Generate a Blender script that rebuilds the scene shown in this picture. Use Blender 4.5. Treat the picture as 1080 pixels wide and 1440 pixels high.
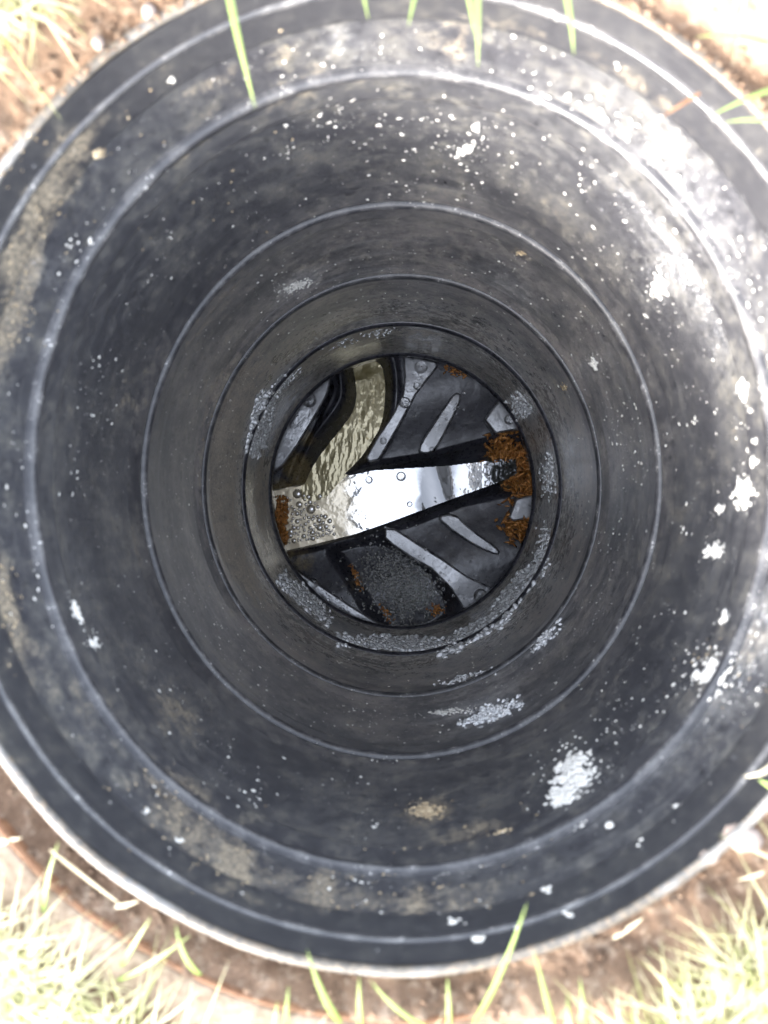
import bpy, bmesh, math, random
import numpy as np
from mathutils import Vector, Matrix, Quaternion, noise

random.seed(7); np.random.seed(7)
for o in list(bpy.data.objects): bpy.data.objects.remove(o)
SC = bpy.context.scene
COL = SC.collection
R_ = math.radians

# ------------------------------------------------------------------ camera, sky, sun, exposure
ZC = 0.3317                       # lens height above the rim of the shaft (metres)
FPX = 1050.0                      # focal length in pixels of the 1080 x 1440 photograph
CAMP = Vector((0.004, -0.015, ZC))
QC = Vector((28, 16, -FPX)).normalized().rotation_difference(Vector((0, 0, -1)))
cd = bpy.data.cameras.new('camera'); cam = bpy.data.objects.new('camera', cd); COL.objects.link(cam)
cam.location = CAMP; cam.rotation_mode = 'QUATERNION'; cam.rotation_quaternion = QC
cd.sensor_fit = 'AUTO'; cd.sensor_width = 36; cd.lens = FPX / 1440 * 36
cd.clip_start = 0.01; cd.clip_end = 500
cd.dof.use_dof = True; cd.dof.focus_distance = 1.12; cd.dof.aperture_fstop = 6.8
SC.camera = cam

SUN_EL, SUN_AZ = R_(25), R_(222)  # azimuth measured clockwise from +Y
SKY_STRENGTH, SUN_STRENGTH, EXPOSURE = 0.15, 0.8, 3.85
w = bpy.data.worlds.new('World'); SC.world = w; w.use_nodes = True
nt = w.node_tree; nt.nodes.clear()
sky = nt.nodes.new('ShaderNodeTexSky'); sky.sky_type = 'NISHITA'; sky.sun_disc = False
sky.sun_elevation = SUN_EL; sky.sun_rotation = SUN_AZ; sky.air_density = 1.0; sky.dust_density = 3.0; sky.ozone_density = 1.0
hs = nt.nodes.new('ShaderNodeHueSaturation'); hs.inputs['Saturation'].default_value = 0.42   # thin white haze over the whole sky
bg = nt.nodes.new('ShaderNodeBackground'); bg.inputs[1].default_value = SKY_STRENGTH
wo = nt.nodes.new('ShaderNodeOutputWorld')
nt.links.new(sky.outputs[0], hs.inputs['Color']); nt.links.new(hs.outputs[0], bg.inputs[0]); nt.links.new(bg.outputs[0], wo.inputs[0])
sl = bpy.data.lights.new('sun', 'SUN'); sun = bpy.data.objects.new('sun', sl); COL.objects.link(sun)
sl.energy = SUN_STRENGTH; sl.angle = R_(10); sl.color = (1.0, 0.95, 0.87)
sdir = Vector((math.sin(SUN_AZ) * math.cos(SUN_EL), math.cos(SUN_AZ) * math.cos(SUN_EL), math.sin(SUN_EL)))
sun.rotation_mode = 'QUATERNION'; sun.rotation_quaternion = sdir.to_track_quat('Z', 'Y'); sun.location = sdir * 5
vs = SC.view_settings; vs.view_transform = 'Standard'; vs.look = 'None'; vs.exposure = EXPOSURE; vs.gamma = 1; vs.use_curve_mapping = False
SC.cycles.max_bounces = 10; SC.cycles.diffuse_bounces = 5; SC.cycles.glossy_bounces = 5
SC.cycles.use_denoising = True

# ------------------------------------------------------------------ surveying helpers
def ray(px, py):
    return QC @ Vector((px - 540, 720 - py, -FPX)).normalized()
def at(px, py, z):
    """the point at height z seen at a pixel of the photograph"""
    d = ray(px, py); return CAMP + d * ((z - CAMP.z) / d.z)
OVD = [0.33, 0.375, 0.42, 0.607, 0.798, 1.009, 1.217, 1.5]
OVV = [0.968, 0.948, 0.928, 0.934, 0.945, 0.96, 0.965, 0.965]
def oval(z):                      # the old plastic shaft is squeezed slightly oval
    return np.interp(ZC - z, OVD, OVV)
def wall(px, py, Rr=0.2262):
    """where the line of sight through a pixel meets the shaft wall -> (theta, z)"""
    d = ray(px, py); a = 0.945
    for _ in range(3):
        A = (d.x / a) ** 2 + d.y ** 2; B = 2 * (CAMP.x * d.x / a ** 2 + CAMP.y * d.y); Cc = (CAMP.x / a) ** 2 + CAMP.y ** 2 - Rr ** 2
        t = (-B + math.sqrt(B * B - 4 * A * Cc)) / (2 * A); p = CAMP + d * t
        a = float(oval(p.z))
    return math.atan2(p.y, p.x / a), p.z
def wallp(th, z, Rr): return Vector((Rr * float(oval(z)) * math.cos(th), Rr * math.sin(th), z))

# ------------------------------------------------------------------ object helpers
def tag(o, label=None, cat=None, group=None, kind=None):
    if label: o['label'] = label
    if cat: o['category'] = cat
    if group: o['group'] = group
    if kind: o['kind'] = kind
    return o
def empty(name, loc=(0, 0, 0)):
    o = bpy.data.objects.new(name, None); o.location = loc; o.empty_display_size = 0.05; COL.objects.link(o); return o
def obj(name, me, mat=None, parent=None, smooth=True):
    if isinstance(me, bmesh.types.BMesh):
        bm = me; me = bpy.data.meshes.new(name); bm.to_mesh(me); bm.free()
    o = bpy.data.objects.new(name, me); COL.objects.link(o)
    if mat: me.materials.append(mat)
    if smooth: me.polygons.foreach_set('use_smooth', [True] * len(me.polygons))
    if parent: o.parent = parent
    return o
def mesh(name, v, f):
    me = bpy.data.meshes.new(name); me.from_pydata([tuple(p) for p in v], [], f); me.update(); return me
def npmesh(name, V, F):
    me = bpy.data.meshes.new(name); V = np.asarray(V, np.float32); F = np.asarray(F, np.int32); k = F.shape[1]
    me.vertices.add(len(V)); me.vertices.foreach_set('co', V.ravel())
    me.loops.add(F.size); me.loops.foreach_set('vertex_index', F.ravel())
    me.polygons.add(len(F)); me.polygons.foreach_set('loop_start', np.arange(0, F.size, k, dtype=np.int32))
    me.update(calc_edges=True); me.validate(); return me
def vcol(me, name, rgb):
    at_ = me.attributes.new(name, 'FLOAT_COLOR', 'POINT'); n = len(me.vertices)
    c = np.ones((n, 4), np.float32); c[:, :rgb.shape[1]] = rgb; at_.data.foreach_set('color', c.ravel())

def vnoise(P, s, oct=3):
    """numpy value noise in 3-D, 0..1"""
    out = 0; amp = 1; tot = 0
    for k in range(oct):
        Q = P * s * 2 ** k + 17.3 * k; i = np.floor(Q).astype(np.int64); f = Q - i; f = f * f * (3 - 2 * f)
        def h(a, b, c):
            n = (a * 73856093) ^ (b * 19349663) ^ (c * 83492791); n = (n ^ (n >> 13)) * 1274126177
            return ((n ^ (n >> 16)) & 0xffff) / 65535.0
        r = 0
        for dx in (0, 1):
            for dy in (0, 1):
                for dz in (0, 1):
                    wgt = (f[:, 0] if dx else 1 - f[:, 0]) * (f[:, 1] if dy else 1 - f[:, 1]) * (f[:, 2] if dz else 1 - f[:, 2])
                    r = r + wgt * h(i[:, 0] + dx, i[:, 1] + dy, i[:, 2] + dz)
        out = out + amp * r; tot += amp; amp *= 0.5
    return out / tot

# ------------------------------------------------------------------ materials
class NT:
    def __init__(s, name):
        s.m = bpy.data.materials.new(name); s.m.use_nodes = True; s.t = s.m.node_tree; s.t.nodes.clear()
        s.out = s.n('ShaderNodeOutputMaterial'); s.b = s.n('ShaderNodeBsdfPrincipled'); s.l(s.b.outputs[0], s.out.inputs[0])
        s.tc = s.n('ShaderNodeTexCoord').outputs['Object']
    def n(s, k): return s.t.nodes.new(k)
    def l(s, a, b): s.t.links.new(a, b)
    def put(s, v, sock):
        if isinstance(v, bpy.types.NodeSocket): s.l(v, sock)
        else:
            if sock.type == 'RGBA' and not isinstance(v, (int, float)): v = tuple(v) + (1,) * (4 - len(v))
            sock.default_value = v
    def noise(s, scale, detail=4, rough=0.55, vec=None, dist=0.0):
        x = s.n('ShaderNodeTexNoise'); x.inputs['Scale'].default_value = scale; x.inputs['Detail'].default_value = detail
        x.inputs['Roughness'].default_value = rough; x.inputs['Distortion'].default_value = dist
        s.l(vec if vec is not None else s.tc, x.inputs['Vector']); return x.outputs[0]
    def vor(s, scale, feature='F1', vec=None):
        x = s.n('ShaderNodeTexVoronoi'); x.feature = feature; x.inputs['Scale'].default_value = scale
        s.l(vec if vec is not None else s.tc, x.inputs['Vector']); return x.outputs[0]
    def mp(s, scale, rot=(0, 0, 0)):
        x = s.n('ShaderNodeMapping'); x.inputs['Scale'].default_value = scale; x.inputs['Rotation'].default_value = rot; s.l(s.tc, x.inputs[0]); return x.outputs[0]
    def ma(s, op, a, b=0.0, c=0.0):
        x = s.n('ShaderNodeMath'); x.operation = op; s.put(a, x.inputs[0]); s.put(b, x.inputs[1]); s.put(c, x.inputs[2]); return x.outputs[0]
    def ss(s, v, lo, hi, o0=0.0, o1=1.0):
        x = s.n('ShaderNodeMapRange'); x.interpolation_type = 'SMOOTHSTEP'; s.put(v, x.inputs[0])
        for i, q in enumerate((lo, hi, o0, o1)): x.inputs[1 + i].default_value = q
        return x.outputs[0]
    def mix(s, f, a, b):
        x = s.n('ShaderNodeMix'); x.data_type = 'RGBA'; s.put(f, x.inputs[0]); s.put(a, x.inputs[6]); s.put(b, x.inputs[7]); return x.outputs[2]
    def lerp(s, f, a, b):
        x = s.n('ShaderNodeMix'); x.data_type = 'FLOAT'; s.put(f, x.inputs[0]); s.put(a, x.inputs[2]); s.put(b, x.inputs[3]); return x.outputs[0]
    def attr(s, name):
        x = s.n('ShaderNodeAttribute'); x.attribute_name = name; y = s.n('ShaderNodeSeparateColor'); s.l(x.outputs['Color'], y.inputs[0]); return y.outputs
    def bump(s, h, strength=0.3, dist=0.001, prev=None):
        x = s.n('ShaderNodeBump'); x.inputs['Strength'].default_value = strength; x.inputs['Distance'].default_value = dist
        s.l(h, x.inputs['Height'])
        if prev is not None: s.l(prev, x.inputs['Normal'])
        s.l(x.outputs[0], s.b.inputs['Normal']); return x.outputs[0]
    def set(s, **k):
        for a, v in k.items(): s.put(v, s.b.inputs[{'color': 'Base Color', 'rough': 'Roughness', 'metal': 'Metallic', 'ior': 'IOR', 'spec': 'Specular IOR Level', 'trans': 'Transmission Weight', 'coat': 'Coat Weight', 'coatr': 'Coat Roughness', 'alpha': 'Alpha'}[a]])
        return s

def mat_wall():
    s = NT('black_shaft_plastic'); r, g, b = s.attr('dirt')[:3]
    n1 = s.noise(14, 7, 0.65); n2 = s.noise(75, 9, 0.72); n3 = s.noise(420, 6, 0.75); n4 = s.noise(190, 6, 0.7)
    nz = s.noise(1.0, 7, 0.68, s.mp((95, 95, 16)))                      # runs down the wall
    nr = s.noise(1.0, 6, 0.65, s.mp((7, 7, 150)))                       # scuffs round the wall
    sx = s.n('ShaderNodeSeparateXYZ'); s.l(s.tc, sx.inputs[0])
    deep = s.ss(sx.outputs['Z'], ZC - 0.50, ZC - 0.95)                  # grime plus a painted lift that brightens the wall towards the base
    nb = s.noise(1.0, 5, 0.6, s.mp((11, 11, 26)))
    b0 = s.mix(deep, (0.035, 0.035, 0.04), (0.15, 0.148, 0.15)); b1 = s.mix(deep, (0.066, 0.066, 0.07), (0.36, 0.32, 0.305))
    base = s.mix(s.ss(s.ma('ADD', s.ma('MULTIPLY', n1, 0.6), s.ma('MULTIPLY', n2, 0.4)), 0.38, 0.62), b0, b1)
    base = s.mix(s.ma('MULTIPLY', s.ss(nb, 0.54, 0.36), 0.6), base, s.mix(deep, (0.034, 0.034, 0.039), (0.08, 0.08, 0.085)))
    deep2 = s.ss(sx.outputs['Z'], ZC - 0.78, ZC - 1.1)  # second painted lift: the dim lowest wall is coloured lighter still
    base = s.mix(s.ma('MULTIPLY', deep2, s.ss(s.ma('ADD', n2, s.ma('MULTIPLY', n4, .5)), .62, .86, .15, .9)), base, (0.55, .52, .46))
    film_sheen = s.ma('MULTIPLY', s.ss(s.ma('ADD', n2, s.ma('MULTIPLY', n1, 0.6)), 0.74, 0.96), s.ss(nz, 0.35, 0.65, 0.2, 1.0))
    base = s.mix(s.ma('MULTIPLY', film_sheen, 0.6), base, s.mix(deep, (0.13, 0.124, 0.108), (0.42, 0.39, 0.33)))
    base = s.mix(s.ma('MULTIPLY', s.ss(n4, 0.45, 0.36), 0.55), base, (0.018, 0.018, 0.02))
    base = s.mix(s.ma('MULTIPLY', s.ss(n2, 0.42, 0.32), 0.5), base, (0.018, 0.018, 0.02))
    base = s.mix(s.ma('MULTIPLY', s.ss(nr, 0.54, 0.66), s.lerp(deep, 0.22, 0.45)), base, s.mix(deep, (0.12, 0.12, 0.12), (0.4, 0.4, 0.4)))
    base = s.mix(s.ma('MULTIPLY', s.ss(sx.outputs['Z'], ZC - 0.3755, ZC - 0.3742), 0.72), base, (0.024, 0.024, 0.027))   # smoother, cleaner skirt
    sf = s.ss(s.ma('ADD', g, s.ma('ADD', s.ma('MULTIPLY', s.ma('SUBTRACT', s.ma('ADD', n2, n1), 1.0), 1.8), s.ma('MULTIPLY', s.ma('SUBTRACT', n4, 0.5), 0.8))), 0.25, 0.85)
    sc = s.mix(s.ss(n3, 0.35, 0.65), s.mix(deep, (0.11, 0.09, 0.065), (0.4, .35, .28)), s.mix(deep, (0.3, 0.25, 0.18), (.62, .56, .47)))
    c1 = s.mix(s.ma('MULTIPLY', sf, s.ma('MULTIPLY', s.ss(nz, .3, .6, .35, 1.0), s.ss(n3, 0.3, 0.6, 0.3, 0.9))), base, sc)
    # lime plus painted glare and gleam: fine grains everywhere, dense crusts where the attribute is high
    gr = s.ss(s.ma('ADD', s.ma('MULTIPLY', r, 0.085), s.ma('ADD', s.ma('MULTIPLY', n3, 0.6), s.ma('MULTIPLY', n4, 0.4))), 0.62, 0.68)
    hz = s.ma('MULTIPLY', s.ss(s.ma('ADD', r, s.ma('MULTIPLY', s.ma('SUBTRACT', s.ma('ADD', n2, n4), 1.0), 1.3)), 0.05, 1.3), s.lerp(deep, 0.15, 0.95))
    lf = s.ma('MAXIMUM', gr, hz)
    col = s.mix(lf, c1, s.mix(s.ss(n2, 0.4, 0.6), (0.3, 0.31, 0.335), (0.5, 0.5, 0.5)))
    dry = s.ma('MAXIMUM', lf, s.ma('MULTIPLY', sf, 0.8))
    rg = s.lerp(b, s.lerp(n2, 0.2, 0.44), s.lerp(n2, 0.08, 0.3))
    rough = s.lerp(dry, rg, 0.7)
    s.set(color=col, rough=rough, spec=0.5)
    h = s.ma('ADD', s.ma('MULTIPLY', n2, 0.7), s.ma('MULTIPLY', dry, 0.5))
    s.bump(s.ma('ADD', h, s.ma('MULTIPLY', n3, 0.4)), 0.35, 0.0012)
    return s.m
def mat_ring():
    s = NT('worn_joint_plastic'); n2 = s.noise(60, 6, 0.65); n3 = s.noise(500, 3, 0.6)
    c = s.mix(s.ss(n2, 0.4, 0.65), (0.03, 0.03, 0.034), (0.085, 0.083, 0.085))
    c = s.mix(s.ss(s.ma('ADD', s.ma('MULTIPLY', n3, 0.6), s.ma('MULTIPLY', n2, 0.4)), 0.6, 0.66), c, (0.5, 0.49, 0.47))
    s.set(color=c, rough=s.lerp(n2, 0.25, 0.5)); s.bump(n3, 0.15, 0.0006); return s.m
def mat_rim():
    s = NT('dusty_rim_plastic'); n1 = s.noise(7, 4, 0.6); n2 = s.noise(45, 7, 0.65); n3 = s.noise(350, 4, 0.6)
    c = s.mix(s.ss(n2, 0.3, 0.62), (0.05, 0.048, 0.046), (0.2, 0.195, 0.19))
    c = s.mix(s.ss(n1, 0.56, 0.44), c, s.mix(s.ss(n3, .4, .6), (0.05, 0.045, 0.04), (0.1, 0.085, 0.068)))
    c = s.mix(s.ss(n3, 0.52, 0.66), c, (0.13, 0.1, 0.072))
    s.set(color=c, rough=s.lerp(n2, .3, .7)); s.bump(s.ma('ADD', n3, n2), 0.5, 0.001); return s.m
def mat_base(name, c0=(0.018, 0.018, 0.024), c1=(0.045, 0.045, 0.056), r0=0.16, r1=0.42, spec=0.6, bump=0.25):
    s = NT(name); n1 = s.noise(25, 5, 0.6); n2 = s.noise(120, 6, 0.65); n3 = s.noise(500, 3, 0.5)
    g = s.attr('dirt')
    c = s.mix(s.ss(n1, 0.35, 0.65), c0, c1)
    c = s.mix(s.ma('MULTIPLY', s.ss(s.ma('ADD', n3, s.ma('MULTIPLY', n2, 0.4)), 0.85, 0.95), 0.5), c, (0.3, 0.3, 0.3))
    c = s.mix(s.ss(s.ma('ADD', g[1], s.ma('MULTIPLY', s.ma('SUBTRACT', n2, 0.5), 0.9)), 0.3, 0.75), c, s.mix(s.ss(n3, .35, .65), (0.11, 0.075, 0.035), (0.22, 0.18, 0.1)))
    s.set(color=c, rough=s.lerp(n2, r0, r1), spec=spec)
    s.bump(s.ma('ADD', n2, s.ma('MULTIPLY', n3, 0.3)), bump, 0.0008); return s.m
def mat_rib():
    s = NT('wet_rib_plastic'); n1 = s.noise(60, 4, 0.6); n2 = s.noise(260, 3, 0.6)
    c = s.mix(s.ss(n1, 0.4, 0.65), (0.08, 0.08, 0.088), (0.2, 0.2, 0.21))
    nl = s.noise(16, 3, .5)
    s.set(color=c, rough=s.ss(s.ma('ADD', s.ma('MULTIPLY', n1, .5), s.ma('MULTIPLY', nl, .5)), .38, .6, 0.05, 0.42), spec=0.8, ior=1.75, coat=s.ss(n1, .4, .6, 0, .8), coatr=0.05)
    s.bump(s.ma('ADD', s.ma('MULTIPLY', nl, 4.0), s.ma('ADD', n1, s.ma('MULTIPLY', n2, .3))), 0.45, 0.0016); return s.m
def mat_simple(name, a, b, scale, rough=0.7, bump=0.5, bd=0.001, fine=None, spec=0.5):
    s = NT(name); n = s.noise(scale, 6, 0.65); f = s.noise(fine or scale * 6, 4, 0.6)
    c = s.mix(s.ss(s.ma('ADD', s.ma('MULTIPLY', n, 0.6), s.ma('MULTIPLY', f, 0.4)), 0.36, 0.64), a, b)
    s.set(color=c, rough=rough, spec=spec); s.bump(f, bump, bd); return s.m

WALL = mat_wall(); RING = mat_ring(); RIM = mat_rim()
BASE = mat_base('black_base_plastic'); RIB = mat_rib()
LIME = mat_simple('white_lime', (0.6, 0.585, 0.54), (0.82, 0.8, 0.75), 150, 0.75)
TAN = mat_simple('tan_dirt', (0.3, 0.22, 0.13), (0.55, 0.45, 0.3), 200, 0.8)
RUST = mat_simple('wet_rust', (0.2, 0.065, 0.014), (0.75, 0.34, 0.08), 180, 0.28, 0.7, spec=0.8)
def metalish(m, v, ior=None):
    for nd in m.node_tree.nodes:
        if nd.type == 'BSDF_PRINCIPLED':
            nd.inputs['Metallic'].default_value = v
            if ior: nd.inputs['IOR'].default_value = ior
    return m
metalish(RUST, 0.35)
GRIT = mat_simple('wet_grit', (0.05, 0.05, 0.047), (0.3, 0.3, 0.28), 220, 0.15, 0.8, spec=1.0); metalish(GRIT, 0.0, 2.2)

# ------------------------------------------------------------------ dirt of the wall plus painted sun glare and wet gleam: (pixel, tangential radius px, radial radius px, amount)
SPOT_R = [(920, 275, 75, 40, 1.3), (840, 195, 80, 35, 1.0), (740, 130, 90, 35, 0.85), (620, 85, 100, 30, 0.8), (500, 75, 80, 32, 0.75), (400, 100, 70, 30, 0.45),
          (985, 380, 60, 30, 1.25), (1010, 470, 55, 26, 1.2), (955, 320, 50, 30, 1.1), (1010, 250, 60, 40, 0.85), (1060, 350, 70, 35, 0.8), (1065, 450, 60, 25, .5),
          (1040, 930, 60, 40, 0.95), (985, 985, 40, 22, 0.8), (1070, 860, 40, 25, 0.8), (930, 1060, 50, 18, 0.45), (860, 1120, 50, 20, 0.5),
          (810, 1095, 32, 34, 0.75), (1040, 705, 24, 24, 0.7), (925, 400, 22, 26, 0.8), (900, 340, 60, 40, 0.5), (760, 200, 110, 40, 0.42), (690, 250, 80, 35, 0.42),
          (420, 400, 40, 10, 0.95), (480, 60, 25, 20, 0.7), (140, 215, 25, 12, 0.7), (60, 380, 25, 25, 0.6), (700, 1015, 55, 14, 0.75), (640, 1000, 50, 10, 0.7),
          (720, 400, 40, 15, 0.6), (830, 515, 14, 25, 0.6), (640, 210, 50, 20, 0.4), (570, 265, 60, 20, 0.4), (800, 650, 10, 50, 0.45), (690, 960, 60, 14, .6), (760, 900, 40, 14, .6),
          (480, 880, 40, 9, 1.0), (560, 906, 45, 9, 1.2), (650, 893, 45, 9, 1.2), (722, 838, 45, 9, 1.2), (755, 760, 35, 7, .8), (768, 680, 30, 7, .8), (745, 590, 25, 8, .9), (366, 590, 45, 8, 1.5), (360, 640, 25, 6, 1.0), (400, 530, 25, 7, 1.1), (420, 830, 30, 8, .9), (640, 930, 40, 8, .7), (690, 985, 40, 8, .7), (780, 870, 30, 8, .6), (700, 500, 30, 10, .5), (735, 520, 25, 12, .6), (1000, 780, 20, 16, 0.55), (180, 450, 50, 14, 0.3), (110, 880, 26, 12, 0.5), (660, 1320, 70, 14, 0.35), (560, 1240, 120, 22, 0.3), (850, 1230, 90, 18, 0.3)]  # the spots close to the base paint its silvery wet gleam
SPOT_G = [(45, 320, 90, 14, 1.5), (22, 430, 60, 12, 1.5), (85, 230, 60, 12, 1.2), (110, 180, 60, 10, 0.9), (10, 850, 70, 16, 1.0), (20, 960, 50, 14, 0.5),
          (280, 1175, 55, 40, 0.5), (400, 1235, 80, 26, 0.36), (520, 1265, 80, 22, 0.34), (640, 1265, 80, 20, 0.3), (330, 1210, 14, 40, .4), (450, 1250, 12, 40, .4), (590, 1260, 12, 40, .4), (600, 1137, 32, 14, 0.9), (240, 1110, 40, 24, 0.6),
          (320, 640, 90, 14, 1.3), (318, 560, 60, 14, 1.1), (330, 780, 70, 14, 1.0), (365, 700, 50, 8, 1.0), (300, 440, 60, 26, 0.38), (190, 520, 60, 24, 0.3), (680, 1170, 60, 16, .5),
          (470, 360, 60, 20, 0.3), (900, 920, 60, 26, 0.3), (560, 470, 60, 8, 0.5), (480, 480, 40, 8, 0.7), (420, 520, 40, 8, .5), (350, 150, 80, 22, .35), (620, 75, 20, 30, .4), (650, 60, 12, 24, .5),
          (900, 110, 90, 7, .6), (985, 190, 60, 7, .6), (755, 45, 60, 7, .5), (790, 540, 10, 12, .6), (1000, 950, 40, 20, .4), (1060, 900, 30, 20, .4), (330, 100, 60, 8, .5), (200, 150, 40, 8, .5),
          (735, 355, 16, 6, .8), (260, 1010, 60, 30, .3), (140, 1000, 50, 20, .3), (380, 700, 60, 5, .6)]
def spots(lst):
    A = []
    for px, py, tr, rr, am in lst:
        th, z = wall(px, py); d = ZC - z
        A.append((th, z, tr * d / FPX / 0.226, rr * d * d / 238, am))
    return A
SPOT_R = [(x, y, a, b, c * (0.5 if (x, y) in ((985, 380), (955, 320), (1010, 470), (920, 275)) else 0.15 if y < 500 and x > 350 and a > 40 else 0.8)) for x, y, a, b, c in SPOT_R]  # the listed spots kept stronger are sun glare painted white
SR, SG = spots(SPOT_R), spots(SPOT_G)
def dirt(th, z):  # first channel also carries the painted glare and gleam
    out = np.zeros((len(th), 3))
    for k, S in ((0, SR), (1, SG)):
        for t0, z0, st, sz, am in S:
            dt = (th - t0 + math.pi) % (2 * math.pi) - math.pi
            out[:, k] = np.maximum(out[:, k], 0) + am * np.exp(-0.5 * (dt / st) ** 2 - 0.5 * ((z - z0) / sz) ** 2)
    d = ZC - z
    clean = np.clip((d - 0.374) / 0.004, 0, 1)                  # the skirt under the rim stayed clean
    out[:, 0] *= 0.25 + 0.75 * clean; out[:, 1] *= 0.45 + 0.55 * clean
    out[:, 0] += 0.04 * np.clip((0.75 - d) / 0.3, 0, 1) * clean
    groove = 1 - np.clip(1 - np.abs(d - 0.437) / 0.013, 0, 1) ** .5; out[:, 0] *= 0.12 + 0.88 * groove
    out[:, 2] = np.clip((d - 0.85) / 0.25, 0, 1)
    return out

# ------------------------------------------------------------------ THE INSPECTION CHAMBER
chamber = tag(empty('inspection_chamber', (0, 0, 0)), 'round black plastic drainage inspection chamber with a ribbed shaft and channelled base', 'manhole')
def lathe(name, prof, mat, parent, n=420, closed=False, attr=True, wob=0.0):
    """prof = [(R, z)...]; swept round the slightly oval shaft"""
    pr = np.array(prof, float); m = len(pr); th = np.linspace(0, 2 * math.pi, n, endpoint=False)
    T = np.repeat(th[None, :], m, 0); Rr = np.repeat(pr[:, :1], n, 1); Z = np.repeat(pr[:, 1:], n, 1)
    if wob: Rr = Rr + wob * np.sin(3 * T + 1) + wob * .6 * np.sin(7 * T) + wob * .4 * np.sin(17 * T + 2)
    ov = oval(Z); V = np.stack([Rr * ov * np.cos(T), Rr * np.sin(T), Z], -1).reshape(-1, 3)
    i = np.arange(m if closed else m - 1)[:, None]; j = np.arange(n)[None, :]; i2 = (i + 1) % m; j2 = (j + 1) % n
    F = np.stack([i * n + j, i2 * n + j, i2 * n + j2, i * n + j2], -1).reshape(-1, 4)
    me = npmesh(name, V, F)
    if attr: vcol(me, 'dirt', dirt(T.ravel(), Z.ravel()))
    return obj(name, me, mat, parent)
def steps(R0, d0, R1, d1, st=0.0016):
    k = max(2, int(abs(d1 - d0) / st)); return [(R0 + (R1 - R0) * i / k, ZC - d0 - (d1 - d0) * i / k) for i in range(k + 1)]
def bead(R, d, h=0.006, p=0.0042):
    """half-round ring standing proud of the wall"""
    pts = [(R + 0.003, ZC - d + h * 1.15)]
    for a in np.linspace(80, -80, 11):
        pts.append((R + 0.0005 - p * math.cos(R_(a)), ZC - d + h * math.sin(R_(a))))
    return pts + [(R + 0.003, ZC - d - h * 1.15)]
# rim and skirt
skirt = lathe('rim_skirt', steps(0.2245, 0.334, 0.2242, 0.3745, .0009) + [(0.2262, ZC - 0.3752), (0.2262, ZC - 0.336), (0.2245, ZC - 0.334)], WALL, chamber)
lathe('rim_edge', [(0.2239, ZC - 0.3335), (0.2242, ZC - 0.3322), (0.225, ZC - 0.3317), (0.2276, ZC - 0.3317), (0.2284, ZC - 0.3323), (0.2286, ZC - 0.338), (0.2286, ZC - 0.376), (0.2264, ZC - 0.376), (0.2264, ZC - 0.3346)], RIM, skirt, closed=True, attr=False, wob=.0006)
lathe('joint_ring', bead(0.2244, 0.3525, 0.0022, 0.0022), RING, skirt, attr=False, wob=.00015)
# risers between the joint rings
DS = [0.42, 0.607, 0.798, 1.009, 1.217]
Rw = 0.2272
def riser(d0, d1, top):
    pr = top + steps(Rw - 0.0035, d0 + 0.006, Rw - 0.003, d0 + 0.028) + steps(Rw - 0.0008, d0 + 0.0295, Rw, d0 + 0.05) + steps(Rw, d0 + 0.052, Rw - 0.0005, d1 - 0.03) + steps(Rw - 0.0008, d1 - 0.028, Rw - 0.003, d1 - 0.007)
    pr += [(0.2345, ZC - d1 + 0.007), (0.2345, pr[0][1])]
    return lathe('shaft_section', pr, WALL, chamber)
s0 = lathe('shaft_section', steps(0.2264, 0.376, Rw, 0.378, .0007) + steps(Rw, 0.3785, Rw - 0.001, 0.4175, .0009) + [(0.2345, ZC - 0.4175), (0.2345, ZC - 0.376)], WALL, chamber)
for k, d in enumerate(DS):
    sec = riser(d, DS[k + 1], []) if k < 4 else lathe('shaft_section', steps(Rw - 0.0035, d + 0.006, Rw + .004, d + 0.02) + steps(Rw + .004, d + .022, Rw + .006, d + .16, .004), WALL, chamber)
    h = (0.0036, 0.0042, 0.0052, 0.0065, 0.0078)[k]; p = (0.0036, 0.004, 0.0042, 0.0048, 0.0052)[k]
    rg = lathe('joint_ring', bead(Rw - 0.003, d, h, p), RING if k < 3 else BASE, sec, attr=False, wob=.00025)

# ------------------------------------------------------------------ base: benching with channels, one height field
ZB = ZC - 1.245                    # level of the base lip
def P2(px, py, z=None): 
    p = at(px, py, ZB - 0.02 if z is None else z); return (p.x, p.y)
def smooth(poly, k=3):
    for _ in range(k):
        q = []
        for i in range(len(poly)):
            a, b = poly[i], poly[(i + 1) % len(poly)]
            q += [(a[0] * .75 + b[0] * .25, a[1] * .75 + b[1] * .25), (a[0] * .25 + b[0] * .75, a[1] * .25 + b[1] * .75)]
        poly = q
    return poly
def segdist(X, Y, poly, closed=True):
    d = np.full(X.shape, 9.0); n = len(poly)
    for i in range(n if closed else n - 1):
        (ax, ay), (bx, by) = poly[i], poly[(i + 1) % n]
        t = np.clip(((X - ax) * (bx - ax) + (Y - ay) * (by - ay)) / ((bx - ax) ** 2 + (by - ay) ** 2 + 1e-12), 0, 1)
        d = np.minimum(d, np.hypot(X - ax - t * (bx - ax), Y - ay - t * (by - ay)))
    return d
def inside(X, Y, poly):
    r = np.zeros(X.shape, bool); n = len(poly)
    for i in range(n):
        (ax, ay), (bx, by) = poly[i], poly[(i + 1) % n]
        c = ((ay > Y) != (by > Y)); r ^= c & (X < (bx - ax) * (Y - ay) / (by - ay + 1e-15) + ax)
    return r
def sdf(X, Y, poly): return segdist(X, Y, poly) * np.where(inside(X, Y, poly), -1, 1)
def sst(x, a, b): t = np.clip((x - a) / (b - a), 0, 1); return t * t * (3 - 2 * t)
BANK = [P2(*q) for q in [(372, 690), (440, 676), (520, 655), (600, 643), (690, 620), (755, 606), (760, 672), (715, 692), (650, 706), (585, 732), (500, 757), (400, 778), (370, 782)]]
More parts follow.
